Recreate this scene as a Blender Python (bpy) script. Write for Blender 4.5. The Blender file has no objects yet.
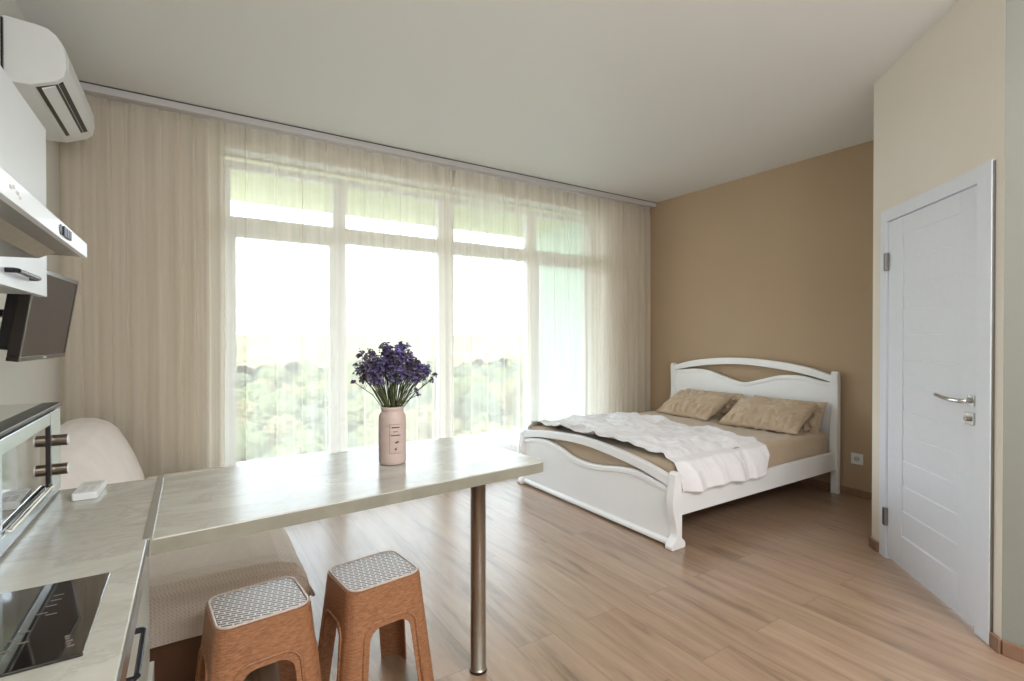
import bpy, bmesh, math, random
from math import sin, cos, pi, radians, exp
from mathutils import Vector, Matrix, noise
random.seed(7)
C = bpy.context.scene.collection
SC = bpy.context.scene

# ------------------------------------------------------------------ materials
def new_mat(name):
    m = bpy.data.materials.new(name); m.use_nodes = True
    nt = m.node_tree; nt.nodes.clear()
    out = nt.nodes.new('ShaderNodeOutputMaterial')
    return m, nt, out
def N(nt, t, **kw):
    n = nt.nodes.new(t)
    for k, v in kw.items():
        if k in n.inputs: n.inputs[k].default_value = v
        else: setattr(n, k, v)
    return n
def L(nt, a, b): nt.links.new(a, b)
def mat(name, col, rough=.5, metal=0., nscale=8., namt=.04, bump=0., bscale=60., spec=.5, coat=0., sheen=0.):
    """procedural principled: colour softly varied by noise, optional noise bump"""
    m, nt, out = new_mat(name)
    p = N(nt, 'ShaderNodeBsdfPrincipled'); p.inputs['Roughness'].default_value = rough
    p.inputs['Metallic'].default_value = metal
    p.inputs['Specular IOR Level'].default_value = spec
    p.inputs['Coat Weight'].default_value = coat
    p.inputs['Sheen Weight'].default_value = sheen
    tc = N(nt, 'ShaderNodeTexCoord')
    no = N(nt, 'ShaderNodeTexNoise'); no.inputs['Scale'].default_value = nscale; no.inputs['Detail'].default_value = 4
    L(nt, tc.outputs['Object'], no.inputs['Vector'])
    r = N(nt, 'ShaderNodeValToRGB')
    a = [max(0, c*(1-namt)) for c in col]; b = [min(1, c*(1+namt)) for c in col]
    r.color_ramp.elements[0].position = .3; r.color_ramp.elements[1].position = .7
    r.color_ramp.elements[0].color = (*a, 1); r.color_ramp.elements[1].color = (*b, 1)
    L(nt, no.outputs['Fac'], r.inputs['Fac']); L(nt, r.outputs['Color'], p.inputs['Base Color'])
    if bump:
        n2 = N(nt, 'ShaderNodeTexNoise'); n2.inputs['Scale'].default_value = bscale; n2.inputs['Detail'].default_value = 3
        L(nt, tc.outputs['Object'], n2.inputs['Vector'])
        bu = N(nt, 'ShaderNodeBump'); bu.inputs['Strength'].default_value = bump; bu.inputs['Distance'].default_value = .01
        L(nt, n2.outputs['Fac'], bu.inputs['Height']); L(nt, bu.outputs['Normal'], p.inputs['Normal'])
    L(nt, p.outputs[0], out.inputs[0])
    return m
def s2l(*c):
    return tuple((x/255/12.92 if x/255 <= .04045 else ((x/255+.055)/1.055)**2.4) for x in c)

M = {}
M['ceiling'] = mat('ceiling_paint', s2l(222, 222, 219), .45, nscale=1, namt=.01, spec=.25)
M['wall_white'] = mat('off_white_wallpaper', s2l(214, 213, 208), .8, nscale=2, namt=.02, bump=.08, bscale=120)
M['wall_door'] = mat('cream_wallpaper', s2l(229, 222, 212), .8, nscale=2, namt=.02, bump=.08, bscale=120)
M['wall_hall'] = mat('shaded_wallpaper', s2l(146, 148, 140), .8, nscale=2, namt=.02, bump=.08, bscale=120)  # shade on the hall wall put into its grey colour
M['wall_tan'] = mat('tan_window_wall', s2l(208, 199, 184), .8, nscale=2, namt=.02)
M['wall_brown'] = mat('brown_wall_paint', s2l(178, 155, 128), .75, nscale=1.5, namt=.02, bump=.06, bscale=150)
M['pvc'] = mat('white_window_plastic', s2l(235, 235, 235), .35, namt=.01)
M['bedwhite'] = mat('white_painted_wood', s2l(242, 243, 246), .3, nscale=3, namt=.012, coat=.2)
M['doorwhite'] = mat('white_door_foil', s2l(228, 233, 243), .4, nscale=30, namt=.012)
M['cabwhite'] = mat('white_gloss_front', s2l(230, 236, 244), .3, namt=.01, coat=.2)
M['cabgrey'] = mat('pale_grey_cabinet_board', s2l(206, 206, 198), .4, namt=.02)
M['plastic_white'] = mat('white_plastic', s2l(226, 229, 230), .35, namt=.01)
M['steel'] = mat('brushed_steel', s2l(175, 170, 163), .28, 1., nscale=40, namt=.06)
M['alu'] = mat('aluminium_strip', s2l(205, 212, 218), .25, 1., namt=.02)
M['chrome'] = mat('chrome', s2l(215, 215, 215), .08, 1., namt=.02)
M['black'] = mat('black_plastic', s2l(28, 27, 30), .3, namt=.05)
M['darkmetal'] = mat('dark_handle_metal', s2l(58, 58, 66), .3, .8, namt=.05)
M['bronze'] = mat('oven_knob_metal', s2l(120, 108, 96), .3, 1., namt=.05)
M['glass_black'] = mat('black_glass', s2l(30, 26, 25), .04, namt=.02, coat=1.)
M['tvscreen'] = mat('matte_tv_screen', s2l(92, 78, 68), .6, namt=.03, spec=.1)
M['tvbez'] = mat('brown_black_tv_frame', s2l(44, 36, 33), .2, namt=.03)
M['cornice'] = mat('grey_ceiling_track', s2l(196, 194, 194), .5, namt=.01)
M['pink'] = mat('blush_ceramic', s2l(190, 170, 164), .45, nscale=10, namt=.02)
M['ink'] = mat('dark_print', s2l(64, 50, 48), .7, namt=.05)
M['stem'] = mat('dried_green_stem', s2l(86, 92, 62), .8, nscale=60, namt=.2)
M['base_brown'] = mat('brown_sofa_base', s2l(112, 78, 56), .5, nscale=9, namt=.12)
M['skirting'] = mat('wood_skirting', s2l(144, 112, 92), .45, nscale=12, namt=.1)
M['mint'] = mat('pale_mint_render', s2l(186, 206, 190), .9, namt=.02)
M['balcony'] = mat('balcony_slab_green', s2l(205, 208, 172), .9, namt=.03)
M['grey_dark'] = mat('charcoal_gap', s2l(70, 66, 62), .7, namt=.03)
M['hinge'] = mat('hinge_metal', s2l(150, 148, 146), .3, 1., namt=.03)
M['trunk'] = mat('tree_bark', s2l(120, 104, 86), .9, namt=.1)
M['hbuild'] = mat('far_building_wall', s2l(214, 208, 200), .9, namt=.05)

def fabric(name, col, scale, bump, weave=True, wr=.5, namt=.04):
    m, nt, out = new_mat(name)
    p = N(nt, 'ShaderNodeBsdfPrincipled'); p.inputs['Roughness'].default_value = .9
    p.inputs['Sheen Weight'].default_value = .25; p.inputs['Specular IOR Level'].default_value = .2
    tc = N(nt, 'ShaderNodeTexCoord')
    no = N(nt, 'ShaderNodeTexNoise'); no.inputs['Scale'].default_value = 5; no.inputs['Detail'].default_value = 5
    L(nt, tc.outputs['Object'], no.inputs['Vector'])
    r = N(nt, 'ShaderNodeValToRGB')
    r.color_ramp.elements[0].position = .3; r.color_ramp.elements[1].position = .7
    r.color_ramp.elements[0].color = (*[c*(1-namt) for c in col], 1); r.color_ramp.elements[1].color = (*[min(1, c*(1+namt)) for c in col], 1)
    L(nt, no.outputs['Fac'], r.inputs['Fac'])
    col_out = r.outputs['Color']
    if weave:
        vo = N(nt, 'ShaderNodeTexVoronoi'); vo.inputs['Scale'].default_value = scale; vo.inputs['Randomness'].default_value = .15
        mp = N(nt, 'ShaderNodeMapping'); mp.inputs['Rotation'].default_value = (.5, .5, .78)
        L(nt, tc.outputs['Object'], mp.inputs['Vector']); L(nt, mp.outputs[0], vo.inputs['Vector'])
        h = vo.outputs['Distance']
        mx = N(nt, 'ShaderNodeMix'); mx.data_type = 'RGBA'; mx.blend_type = 'MULTIPLY'; mx.inputs[0].default_value = wr
        r2 = N(nt, 'ShaderNodeValToRGB'); r2.color_ramp.elements[0].color = (.62, .56, .52, 1); r2.color_ramp.elements[1].color = (1, 1, 1, 1)
        r2.color_ramp.elements[0].position = .1; r2.color_ramp.elements[1].position = .6
        L(nt, h, r2.inputs['Fac'])
        L(nt, col_out, mx.inputs[6]); L(nt, r2.outputs['Color'], mx.inputs[7]); col_out = mx.outputs[2]
    else:
        n2 = N(nt, 'ShaderNodeTexNoise'); n2.inputs['Scale'].default_value = scale; n2.inputs['Detail'].default_value = 5
        L(nt, tc.outputs['Object'], n2.inputs['Vector']); h = n2.outputs['Fac']
    bu = N(nt, 'ShaderNodeBump'); bu.inputs['Strength'].default_value = bump; bu.inputs['Distance'].default_value = .01
    L(nt, h, bu.inputs['Height']); L(nt, bu.outputs['Normal'], p.inputs['Normal'])
    L(nt, col_out, p.inputs['Base Color']); L(nt, p.outputs[0], out.inputs[0])
    return m
M['sheet'] = fabric('beige_sheet', s2l(190, 170, 147), 7, .8, weave=False)
M['pillow'] = fabric('beige_pillowcase', s2l(194, 174, 150), 9, .9, weave=False)
M['throw'] = fabric('white_throw', s2l(236, 234, 238), 9, .7, weave=False)
M['sofacover'] = fabric('waffle_cover', s2l(236, 222, 210), 130, .5, weave=True, wr=.4)
M['sofaback'] = fabric('soft_white_cover', s2l(232, 222, 218), 30, .3, weave=False)

def floor_mat():
    m, nt, out = new_mat('oak_laminate')
    p = N(nt, 'ShaderNodeBsdfPrincipled')
    tc = N(nt, 'ShaderNodeTexCoord')
    mp = N(nt, 'ShaderNodeMapping'); mp.inputs['Rotation'].default_value = (0, 0, pi/2)
    L(nt, tc.outputs['Object'], mp.inputs['Vector'])
    br = N(nt, 'ShaderNodeTexBrick'); br.offset = .37; br.offset_frequency = 2
    br.inputs['Scale'].default_value = 1; br.inputs['Brick Width'].default_value = 1.28; br.inputs['Row Height'].default_value = .192
    br.inputs['Mortar Size'].default_value = .0012; br.inputs['Mortar Smooth'].default_value = .2; br.inputs['Bias'].default_value = 0
    br.inputs['Color1'].default_value = (0, 0, 0, 1); br.inputs['Color2'].default_value = (1, 1, 1, 1); br.inputs['Mortar'].default_value = (.5, .5, .5, 1)
    L(nt, mp.outputs[0], br.inputs['Vector'])
    # grain stretched along the plank, shifted per plank
    mp2 = N(nt, 'ShaderNodeMapping'); mp2.inputs['Scale'].default_value = (11, 1.1, 1)
    sh = N(nt, 'ShaderNodeVectorMath'); sh.operation = 'ADD'
    sc = N(nt, 'ShaderNodeVectorMath'); sc.operation = 'SCALE'; sc.inputs[3].default_value = 7.3
    L(nt, br.outputs['Color'], sc.inputs[0]); L(nt, tc.outputs['Object'], sh.inputs[0]); L(nt, sc.outputs[0], sh.inputs[1])
    L(nt, sh.outputs[0], mp2.inputs['Vector'])
    n1 = N(nt, 'ShaderNodeTexNoise'); n1.inputs['Scale'].default_value = 1.3; n1.inputs['Detail'].default_value = 9; n1.inputs['Roughness'].default_value = .62; n1.inputs['Distortion'].default_value = .9
    L(nt, mp2.outputs[0], n1.inputs['Vector'])
    r = N(nt, 'ShaderNodeValToRGB'); e = r.color_ramp.elements
    e[0].position = .28; e[0].color = (*s2l(122, 100, 83), 1); e[1].position = .72; e[1].color = (*s2l(182, 156, 134), 1)
    x = e.new(.45); x.color = (*s2l(162, 135, 113), 1)
    L(nt, n1.outputs['Fac'], r.inputs['Fac'])
    # per-plank tone
    mx = N(nt, 'ShaderNodeMix'); mx.data_type = 'RGBA'; mx.blend_type = 'MULTIPLY'; mx.inputs[0].default_value = 1
    r2 = N(nt, 'ShaderNodeValToRGB'); r2.color_ramp.elements[0].color = (.90, .89, .88, 1); r2.color_ramp.elements[1].color = (1.0, 1.0, 1.0, 1)
    L(nt, br.outputs['Color'], r2.inputs['Fac']); L(nt, r.outputs['Color'], mx.inputs[6]); L(nt, r2.outputs['Color'], mx.inputs[7])
    mx2 = N(nt, 'ShaderNodeMix'); mx2.data_type = 'RGBA'; L(nt, br.outputs['Fac'], mx2.inputs[0])
    L(nt, mx.outputs[2], mx2.inputs[6]); mx2.inputs[7].default_value = (*s2l(120, 90, 68), 1)
    L(nt, mx2.outputs[2], p.inputs['Base Color'])
    p.inputs['Roughness'].default_value = .3; p.inputs['Specular IOR Level'].default_value = .5
    p.inputs['Coat Weight'].default_value = .5; p.inputs['Coat Roughness'].default_value = .3
    bu = N(nt, 'ShaderNodeBump'); bu.inputs['Strength'].default_value = .05; bu.inputs['Distance'].default_value = .004
    L(nt, n1.outputs['Fac'], bu.inputs['Height']); L(nt, bu.outputs['Normal'], p.inputs['Normal'])
    L(nt, p.outputs[0], out.inputs[0]); return m
M['floor'] = floor_mat()

def worktop_mat():
    m, nt, out = new_mat('stone_laminate')
    p = N(nt, 'ShaderNodeBsdfPrincipled'); p.inputs['Roughness'].default_value = .2; p.inputs['Specular IOR Level'].default_value = .6
    tc = N(nt, 'ShaderNodeTexCoord')
    mp = N(nt, 'ShaderNodeMapping'); mp.inputs['Rotation'].default_value = (0, 0, .5); mp.inputs['Scale'].default_value = (1, 2.2, 1)
    L(nt, tc.outputs['Object'], mp.inputs['Vector'])
    n = N(nt, 'ShaderNodeTexNoise'); n.inputs['Scale'].default_value = 3.2; n.inputs['Detail'].default_value = 10; n.inputs['Roughness'].default_value = .65; n.inputs['Distortion'].default_value = .7
    L(nt, mp.outputs[0], n.inputs['Vector'])
    r = N(nt, 'ShaderNodeValToRGB'); e = r.color_ramp.elements
    e[0].position = .32; e[0].color = (*s2l(166, 165, 156), 1); e[1].position = .66; e[1].color = (*s2l(194, 193, 186), 1)
    x = e.new(.47); x.color = (*s2l(184, 183, 174), 1)
    x = e.new(.5); x.color = (*s2l(174, 172, 163), 1)
    x = e.new(.53); x.color = (*s2l(186, 185, 176), 1)
    L(nt, n.outputs['Fac'], r.inputs['Fac']); L(nt, r.outputs['Color'], p.inputs['Base Color'])
    L(nt, p.outputs[0], out.inputs[0]); return m
M['worktop'] = worktop_mat()

def sheer_mat(name, col, opac):
    m, nt, out = new_mat(name)
    tr = N(nt, 'ShaderNodeBsdfTransparent'); tr.inputs['Color'].default_value = (1, .99, .97, 1)
    df = N(nt, 'ShaderNodeBsdfDiffuse'); df.inputs['Color'].default_value = (*col, 1)
    tl = N(nt, 'ShaderNodeBsdfTranslucent'); tl.inputs['Color'].default_value = (*col, 1)
    m1 = N(nt, 'ShaderNodeMixShader'); m1.inputs[0].default_value = .5
    L(nt, df.outputs[0], m1.inputs[1]); L(nt, tl.outputs[0], m1.inputs[2])
    tc = N(nt, 'ShaderNodeTexCoord')
    mp = N(nt, 'ShaderNodeMapping'); mp.inputs['Scale'].default_value = (15, 1, .2)
    L(nt, tc.outputs['Object'], mp.inputs['Vector'])
    n = N(nt, 'ShaderNodeTexNoise'); n.inputs['Scale'].default_value = 1; n.inputs['Detail'].default_value = 4
    L(nt, mp.outputs[0], n.inputs['Vector'])
    mr = N(nt, 'ShaderNodeMapRange'); mr.inputs['From Min'].default_value = .3; mr.inputs['From Max'].default_value = .75
    mr.inputs['To Min'].default_value = opac-.07; mr.inputs['To Max'].default_value = opac+.16
    L(nt, n.outputs['Fac'], mr.inputs['Value'])
    m2 = N(nt, 'ShaderNodeMixShader'); L(nt, mr.outputs[0], m2.inputs[0])
    L(nt, tr.outputs[0], m2.inputs[1]); L(nt, m1.outputs[0], m2.inputs[2])
    L(nt, m2.outputs[0], out.inputs[0]); return m
M['sheer'] = sheer_mat('cream_voile', s2l(246, 241, 232), .46)

def glass_mat():
    m, nt, out = new_mat('window_glass')
    tr = N(nt, 'ShaderNodeBsdfTransparent'); tr.inputs['Color'].default_value = (.97, .98, .97, 1)
    gl = N(nt, 'ShaderNodeBsdfGlossy'); gl.inputs['Roughness'].default_value = .01
    tc = N(nt, 'ShaderNodeTexCoord'); no = N(nt, 'ShaderNodeTexNoise'); no.inputs['Scale'].default_value = .8
    L(nt, tc.outputs['Object'], no.inputs['Vector'])
    bu = N(nt, 'ShaderNodeBump'); bu.inputs['Strength'].default_value = .02; L(nt, no.outputs['Fac'], bu.inputs['Height'])
    L(nt, bu.outputs[0], gl.inputs['Normal'])
    mx = N(nt, 'ShaderNodeMixShader'); mx.inputs[0].default_value = .06
    L(nt, tr.outputs[0], mx.inputs[1]); L(nt, gl.outputs[0], mx.inputs[2]); L(nt, mx.outputs[0], out.inputs[0]); return m
M['glass'] = glass_mat()

def stool_seat_mat():
    """cream woven strands over brown: diagonal dashes"""
    m, nt, out = new_mat('woven_stool_top')
    p = N(nt, 'ShaderNodeBsdfPrincipled'); p.inputs['Roughness'].default_value = .35
    tc = N(nt, 'ShaderNodeTexCoord')
    mp = N(nt, 'ShaderNodeMapping'); mp.inputs['Rotation'].default_value = (0, 0, .30)
    L(nt, tc.outputs['Object'], mp.inputs['Vector'])
    br = N(nt, 'ShaderNodeTexBrick'); br.offset = .5
    br.inputs['Scale'].default_value = 1; br.inputs['Brick Width'].default_value = .034; br.inputs['Row Height'].default_value = .0125
    br.inputs['Mortar Size'].default_value = .0027; br.inputs['Mortar Smooth'].default_value = .3
    br.inputs['Color1'].default_value = (*s2l(92, 66, 54), 1); br.inputs['Color2'].default_value = (*s2l(80, 60, 56), 1)
    br.inputs['Mortar'].default_value = (*s2l(232, 226, 224), 1)
    L(nt, mp.outputs[0], br.inputs['Vector'])
    L(nt, br.outputs['Color'], p.inputs['Base Color'])
    bu = N(nt, 'ShaderNodeBump'); bu.inputs['Strength'].default_value = .7; bu.inputs['Distance'].default_value = .003
    L(nt, br.outputs['Fac'], bu.inputs['Height']); L(nt, bu.outputs[0], p.inputs['Normal'])
    L(nt, p.outputs[0], out.inputs[0]); return m
M['stooltop'] = stool_seat_mat()
def stool_body_mat():
    m, nt, out = new_mat('brown_rattan_plastic')
    p = N(nt, 'ShaderNodeBsdfPrincipled'); p.inputs['Roughness'].default_value = .42
    tc = N(nt, 'ShaderNodeTexCoord')
    mp = N(nt, 'ShaderNodeMapping'); mp.inputs['Scale'].default_value = (60, 60, 230)
    L(nt, tc.outputs['Object'], mp.inputs['Vector'])
    n = N(nt, 'ShaderNodeTexNoise'); n.inputs['Scale'].default_value = 1; n.inputs['Detail'].default_value = 2
    L(nt, mp.outputs[0], n.inputs['Vector'])
    r = N(nt, 'ShaderNodeValToRGB'); r.color_ramp.elements[0].color = (*s2l(138, 92, 62), 1); r.color_ramp.elements[1].color = (*s2l(174, 124, 90), 1)
    r.color_ramp.elements[0].position = .3; r.color_ramp.elements[1].position = .7
    L(nt, n.outputs['Fac'], r.inputs['Fac']); L(nt, r.outputs['Color'], p.inputs['Base Color'])
    bu = N(nt, 'ShaderNodeBump'); bu.inputs['Strength'].default_value = .5; bu.inputs['Distance'].default_value = .003
    L(nt, n.outputs['Fac'], bu.inputs['Height']); L(nt, bu.outputs[0], p.inputs['Normal'])
    L(nt, p.outputs[0], out.inputs[0]); return m
M['stool'] = stool_body_mat()
def foliage_mat(name, a, b, sc=.9):
    m, nt, out = new_mat(name)
    p = N(nt, 'ShaderNodeBsdfDiffuse'); tc = N(nt, 'ShaderNodeTexCoord')
    n = N(nt, 'ShaderNodeTexNoise'); n.inputs['Scale'].default_value = sc; n.inputs['Detail'].default_value = 8; n.inputs['Roughness'].default_value = .75
    L(nt, tc.outputs['Object'], n.inputs['Vector'])
    r = N(nt, 'ShaderNodeValToRGB'); r.color_ramp.elements[0].position = .38; r.color_ramp.elements[1].position = .62
    r.color_ramp.elements[0].color = (*a, 1); r.color_ramp.elements[1].color = (*b, 1)
    L(nt, n.outputs['Fac'], r.inputs['Fac']); L(nt, r.outputs[0], p.inputs[0]); L(nt, p.outputs[0], out.inputs[0]); return m
M['leafA'] = foliage_mat('sunlit_foliage', s2l(66, 76, 54), s2l(130, 134, 98))
M['leafB'] = foliage_mat('grey_green_foliage', s2l(60, 70, 60), s2l(118, 124, 102))
M['leafC'] = foliage_mat('yellow_foliage', s2l(84, 80, 58), s2l(142, 134, 100))
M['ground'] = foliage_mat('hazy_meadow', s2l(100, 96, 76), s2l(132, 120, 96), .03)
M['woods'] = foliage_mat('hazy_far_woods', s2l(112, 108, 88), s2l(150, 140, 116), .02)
M['blossomA'] = mat('violet_petals', s2l(118, 108, 158), .8, nscale=90, namt=.3)
M['blossomB'] = mat('deep_purple_petals', s2l(98, 90, 130), .8, nscale=90, namt=.3)
M['blossomC'] = mat('dusky_petals', s2l(108, 100, 122), .8, nscale=90, namt=.3)

# ------------------------------------------------------------------ helpers
def link(name, me, m, parent=None, smooth=False):
    o = bpy.data.objects.new(name, me); C.objects.link(o)
    if m is not None: me.materials.append(m)
    if smooth:
        for p in me.polygons: p.use_smooth = True
    if parent: o.parent = parent
    return o
def obj(name, bm, m, parent=None, smooth=False, bevel=0, seg=2, loc=None, rz=0, sub=0):
    bmesh.ops.recalc_face_normals(bm, faces=bm.faces)
    me = bpy.data.meshes.new(name); bm.to_mesh(me); bm.free()
    o = link(name, me, m, parent, smooth)
    if loc: o.location = loc
    if rz: o.rotation_euler[2] = rz
    if bevel:
        b = o.modifiers.new('bevel', 'BEVEL'); b.width = bevel; b.segments = seg; b.limit_method = 'ANGLE'; b.angle_limit = radians(40)
        b.harden_normals = False
    if sub:
        s = o.modifiers.new('sub', 'SUBSURF'); s.levels = sub; s.render_levels = sub
    return o
def thing(name, label, cat, loc=(0, 0, 0), rz=0, group=None):
    o = bpy.data.objects.new(name, None); C.objects.link(o); o.location = loc; o.rotation_euler[2] = rz
    o.empty_display_size = .05
    o['label'] = label; o['category'] = cat
    if group: o['group'] = group
    return o
def tag(o, label, cat, group=None, kind=None):
    o['label'] = label; o['category'] = cat
    if group: o['group'] = group
    if kind: o['kind'] = kind
    return o
def struct(o, label=None):
    o['kind'] = 'structure'
    if label: o['label'] = label
    return o
def bx(bm, x0, x1, y0, y1, z0, z1, mtx=None):
    vs = [bm.verts.new(v) for v in ((x0, y0, z0), (x1, y0, z0), (x1, y1, z0), (x0, y1, z0), (x0, y0, z1), (x1, y0, z1), (x1, y1, z1), (x0, y1, z1))]
    for f in ((0, 3, 2, 1), (4, 5, 6, 7), (0, 1, 5, 4), (1, 2, 6, 5), (2, 3, 7, 6), (3, 0, 4, 7)): bm.faces.new([vs[i] for i in f])
    if mtx:
        for v in vs: v.co = mtx @ v.co
    return bm
def box(*a, mtx=None): return bx(bmesh.new(), *a, mtx=mtx)
def prism(pts, axis, a, b, bm=None):
    """closed outline extruded along an axis; pts are the two other coordinates"""
    bm = bm or bmesh.new()
    def P(p, d):
        return {'x': (d, p[0], p[1]), 'y': (p[0], d, p[1]), 'z': (p[0], p[1], d)}[axis]
    A = [bm.verts.new(P(p, a)) for p in pts]; B = [bm.verts.new(P(p, b)) for p in pts]
    n = len(pts)
    bm.faces.new(A); bm.faces.new(B[::-1])
    for i in range(n): bm.faces.new([A[i], A[(i+1) % n], B[(i+1) % n], B[i]])
    return bm
def lathe(prof, n=40, bm=None, c=(0, 0, 0), flat=None):
    bm = bm or bmesh.new(); rings = []
    for r, z in prof:
        if r < 1e-6: rings.append([bm.verts.new((c[0], c[1], c[2]+z))]); continue
        rings.append([bm.verts.new((c[0]+r*cos(2*pi*i/n), c[1]+r*sin(2*pi*i/n), c[2]+z)) for i in range(n)])
    for a, b in zip(rings, rings[1:]):
        for i in range(n):
            j = (i+1) % n
            if len(a) == 1 and len(b) > 1: bm.faces.new([a[0], b[i], b[j]])
            elif len(b) == 1 and len(a) > 1: bm.faces.new([a[i], a[j], b[0]])
            elif len(a) > 1: bm.faces.new([a[i], a[j], b[j], b[i]])
    return bm
def tube(bm, pts, r, n=8, taper=1.):
    pts = [Vector(p) for p in pts]; rings = []
    for k, p in enumerate(pts):
        d = (pts[min(k+1, len(pts)-1)]-pts[max(k-1, 0)]).normalized()
        u = d.orthogonal().normalized() if k == 0 else (u-d*u.dot(d)).normalized()
        w = d.cross(u); rr = r*(1+(taper-1)*k/(len(pts)-1))
        rings.append([bm.verts.new(p+(u*cos(2*pi*i/n)+w*sin(2*pi*i/n))*rr) for i in range(n)])
    for a, b in zip(rings, rings[1:]):
        for i in range(n): bm.faces.new([a[i], a[(i+1) % n], b[(i+1) % n], b[i]])
    bm.faces.new(rings[0][::-1]); bm.faces.new(rings[-1])
    return bm
def band(curve_top, curve_bot, axis_x0, axis_x1, bm=None):
    """ribbon between two curves given as (y,z) lists of equal length, thick along X"""
    return prism(curve_top+curve_bot[::-1], 'x', axis_x0, axis_x1, bm)
def interp(pts, t):
    """smooth (Catmull-Rom) interpolation of (s, z) control points at s=t"""
    for i in range(len(pts)-1):
        if t <= pts[i+1][0] or i == len(pts)-2:
            p0 = pts[max(i-1, 0)]; p1 = pts[i]; p2 = pts[i+1]; p3 = pts[min(i+2, len(pts)-1)]
            k = (t-p1[0])/(p2[0]-p1[0])
            m1 = (p2[1]-p0[1])/(p2[0]-p0[0])*(p2[0]-p1[0]); m2 = (p3[1]-p1[1])/(p3[0]-p1[0])*(p2[0]-p1[0])
            return (2*k**3-3*k**2+1)*p1[1]+(k**3-2*k**2+k)*m1+(-2*k**3+3*k**2)*p2[1]+(k**3-k**2)*m2
def rrect(w, d, r, n=6):
    out = []
    for cx, cy, a0 in ((w/2-r, d/2-r, 0), (-w/2+r, d/2-r, 90), (-w/2+r, -d/2+r, 180), (w/2-r, -d/2+r, 270)):
        for k in range(n+1):
            a = radians(a0+90*k/n); out.append((cx+r*cos(a), cy+r*sin(a)))
    return out
def rdg(x, y, z=0, k=6): return max(0, 1-abs(noise.noise(Vector((x, y, z))))*k)
def nz(x, y, z=0): return noise.noise(Vector((x, y, z)))
def grid(fn, nu, nv, bm=None):
    bm = bm or bmesh.new()
    V = [[bm.verts.new(fn(i/nu, j/nv)) for j in range(nv+1)] for i in range(nu+1)]
    for i in range(nu):
        for j in range(nv): bm.faces.new([V[i][j], V[i+1][j], V[i+1][j+1], V[i][j+1]])
    return bm

# ------------------------------------------------------------------ the room shell
XL, XR, YW, ZC, YB = -.69, 4.6, 4.2, 2.885, -2.4
AX, AY, BX, BY = 3.58, 1.41, 2.82, .64       # the angled wall with the door runs from A to B
struct(obj('floor', box(XL-.2, XR+.2, YB-.2, 4.46, -.12, 0), M['floor']), 'light oak laminate floor')
struct(obj('ceiling', box(XL-.2, XR+.2, YB-.2, 4.46, ZC, ZC+.15), M['ceiling']), 'smooth white ceiling')
struct(obj('wall_left', box(XL-.2, XL, YB, YW, 0, ZC), M['wall_white']), 'off-white kitchen wall')
struct(obj('wall_right', box(XR, XR+.2, AY-.1, YW, 0, ZC), M['wall_brown']), 'brown painted wall behind the bed')
struct(obj('wall_back', box(XL-.2, XR, YB-.2, YB, 0, ZC), M['wall_white']))
OX0, OX1, OZ0, OZ1 = .18, 3.96, .10, 2.70
bm = bmesh.new()
bx(bm, XL-.2, OX0, YW, 4.46, 0, ZC); bx(bm, OX1, XR+.2, YW, 4.46, 0, ZC)
bx(bm, OX0, OX1, YW, 4.46, OZ1, ZC); bx(bm, OX0, OX1, YW, 4.46, 0, OZ0)
struct(obj('wall_front', bm, M['wall_tan']), 'tan wall around the tall windows, behind the curtains')
struct(obj('wall_hall', box(BX, BX+.12, YB, BY, 0, ZC), M['wall_hall']), 'shadowed grey wall at the right edge beside the door')
struct(obj('wall_side', box(AX, XR, AY-.12, AY, 0, ZC), M['wall_door']))
D = Vector((BX-AX, BY-AY, 0)).normalized(); NRM = Vector((D.y, -D.x, 0))   # D along wall A->B, NRM into the room
if NRM.dot(Vector((-1, 1, 0))) < 0: NRM = -NRM
WLEN = math.hypot(BX-AX, BY-AY)
DM = Matrix(((D.x, NRM.x, 0, AX), (D.y, NRM.y, 0, AY), (0, 0, 1, 0), (0, 0, 0, 1)))  # local: x along wall, y out of wall, z up
bm = bmesh.new()
bx(bm, 0, .14, -.12, 0, 0, ZC, DM); bx(bm, .97, WLEN, -.12, 0, 0, ZC, DM); bx(bm, .14, .97, -.12, 0, 2.02, ZC, DM)
struct(obj('wall_door', bm, M['wall_door']), 'cream angled wall holding the white door')

# skirting
def baseboard(name, x0, x1, y0, y1, mtx=None, h=.062):
    bm = box(x0, x1, y0, y1, 0, h, mtx=mtx)
    return struct(obj(name, bm, M['skirting'], bevel=.004))
baseboard('baseboard_right', XR-.018, XR, AY+.0, YW)
baseboard('baseboard_hall', BX-.018, BX, YB, BY-.005)
baseboard('baseboard_door', -.005, .095, 0, .016, DM)
baseboard('baseboard_door', 1.035, WLEN+.008, 0, .016, DM)
baseboard('baseboard_left', XL, XL+.016, 2.02, YW)
baseboard('baseboard_front', XL, XR, YW-.016, YW)
# cornice track the curtains hang from
struct(obj('trim_1', box(XL, XR, 4.03, 4.16, ZC-.05, ZC), M['cornice'], bevel=.004), 'pale grey curtain track box under the ceiling')
struct(obj('trim_2', box(XL, XR, 4.024, 4.03, ZC-.006, ZC), M['grey_dark']))
struct(obj('trim_3', box(OX0, OX1, 4.15, 4.40, OZ0, OZ0+.03), M['pvc'], bevel=.006), 'white window sill')

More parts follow.
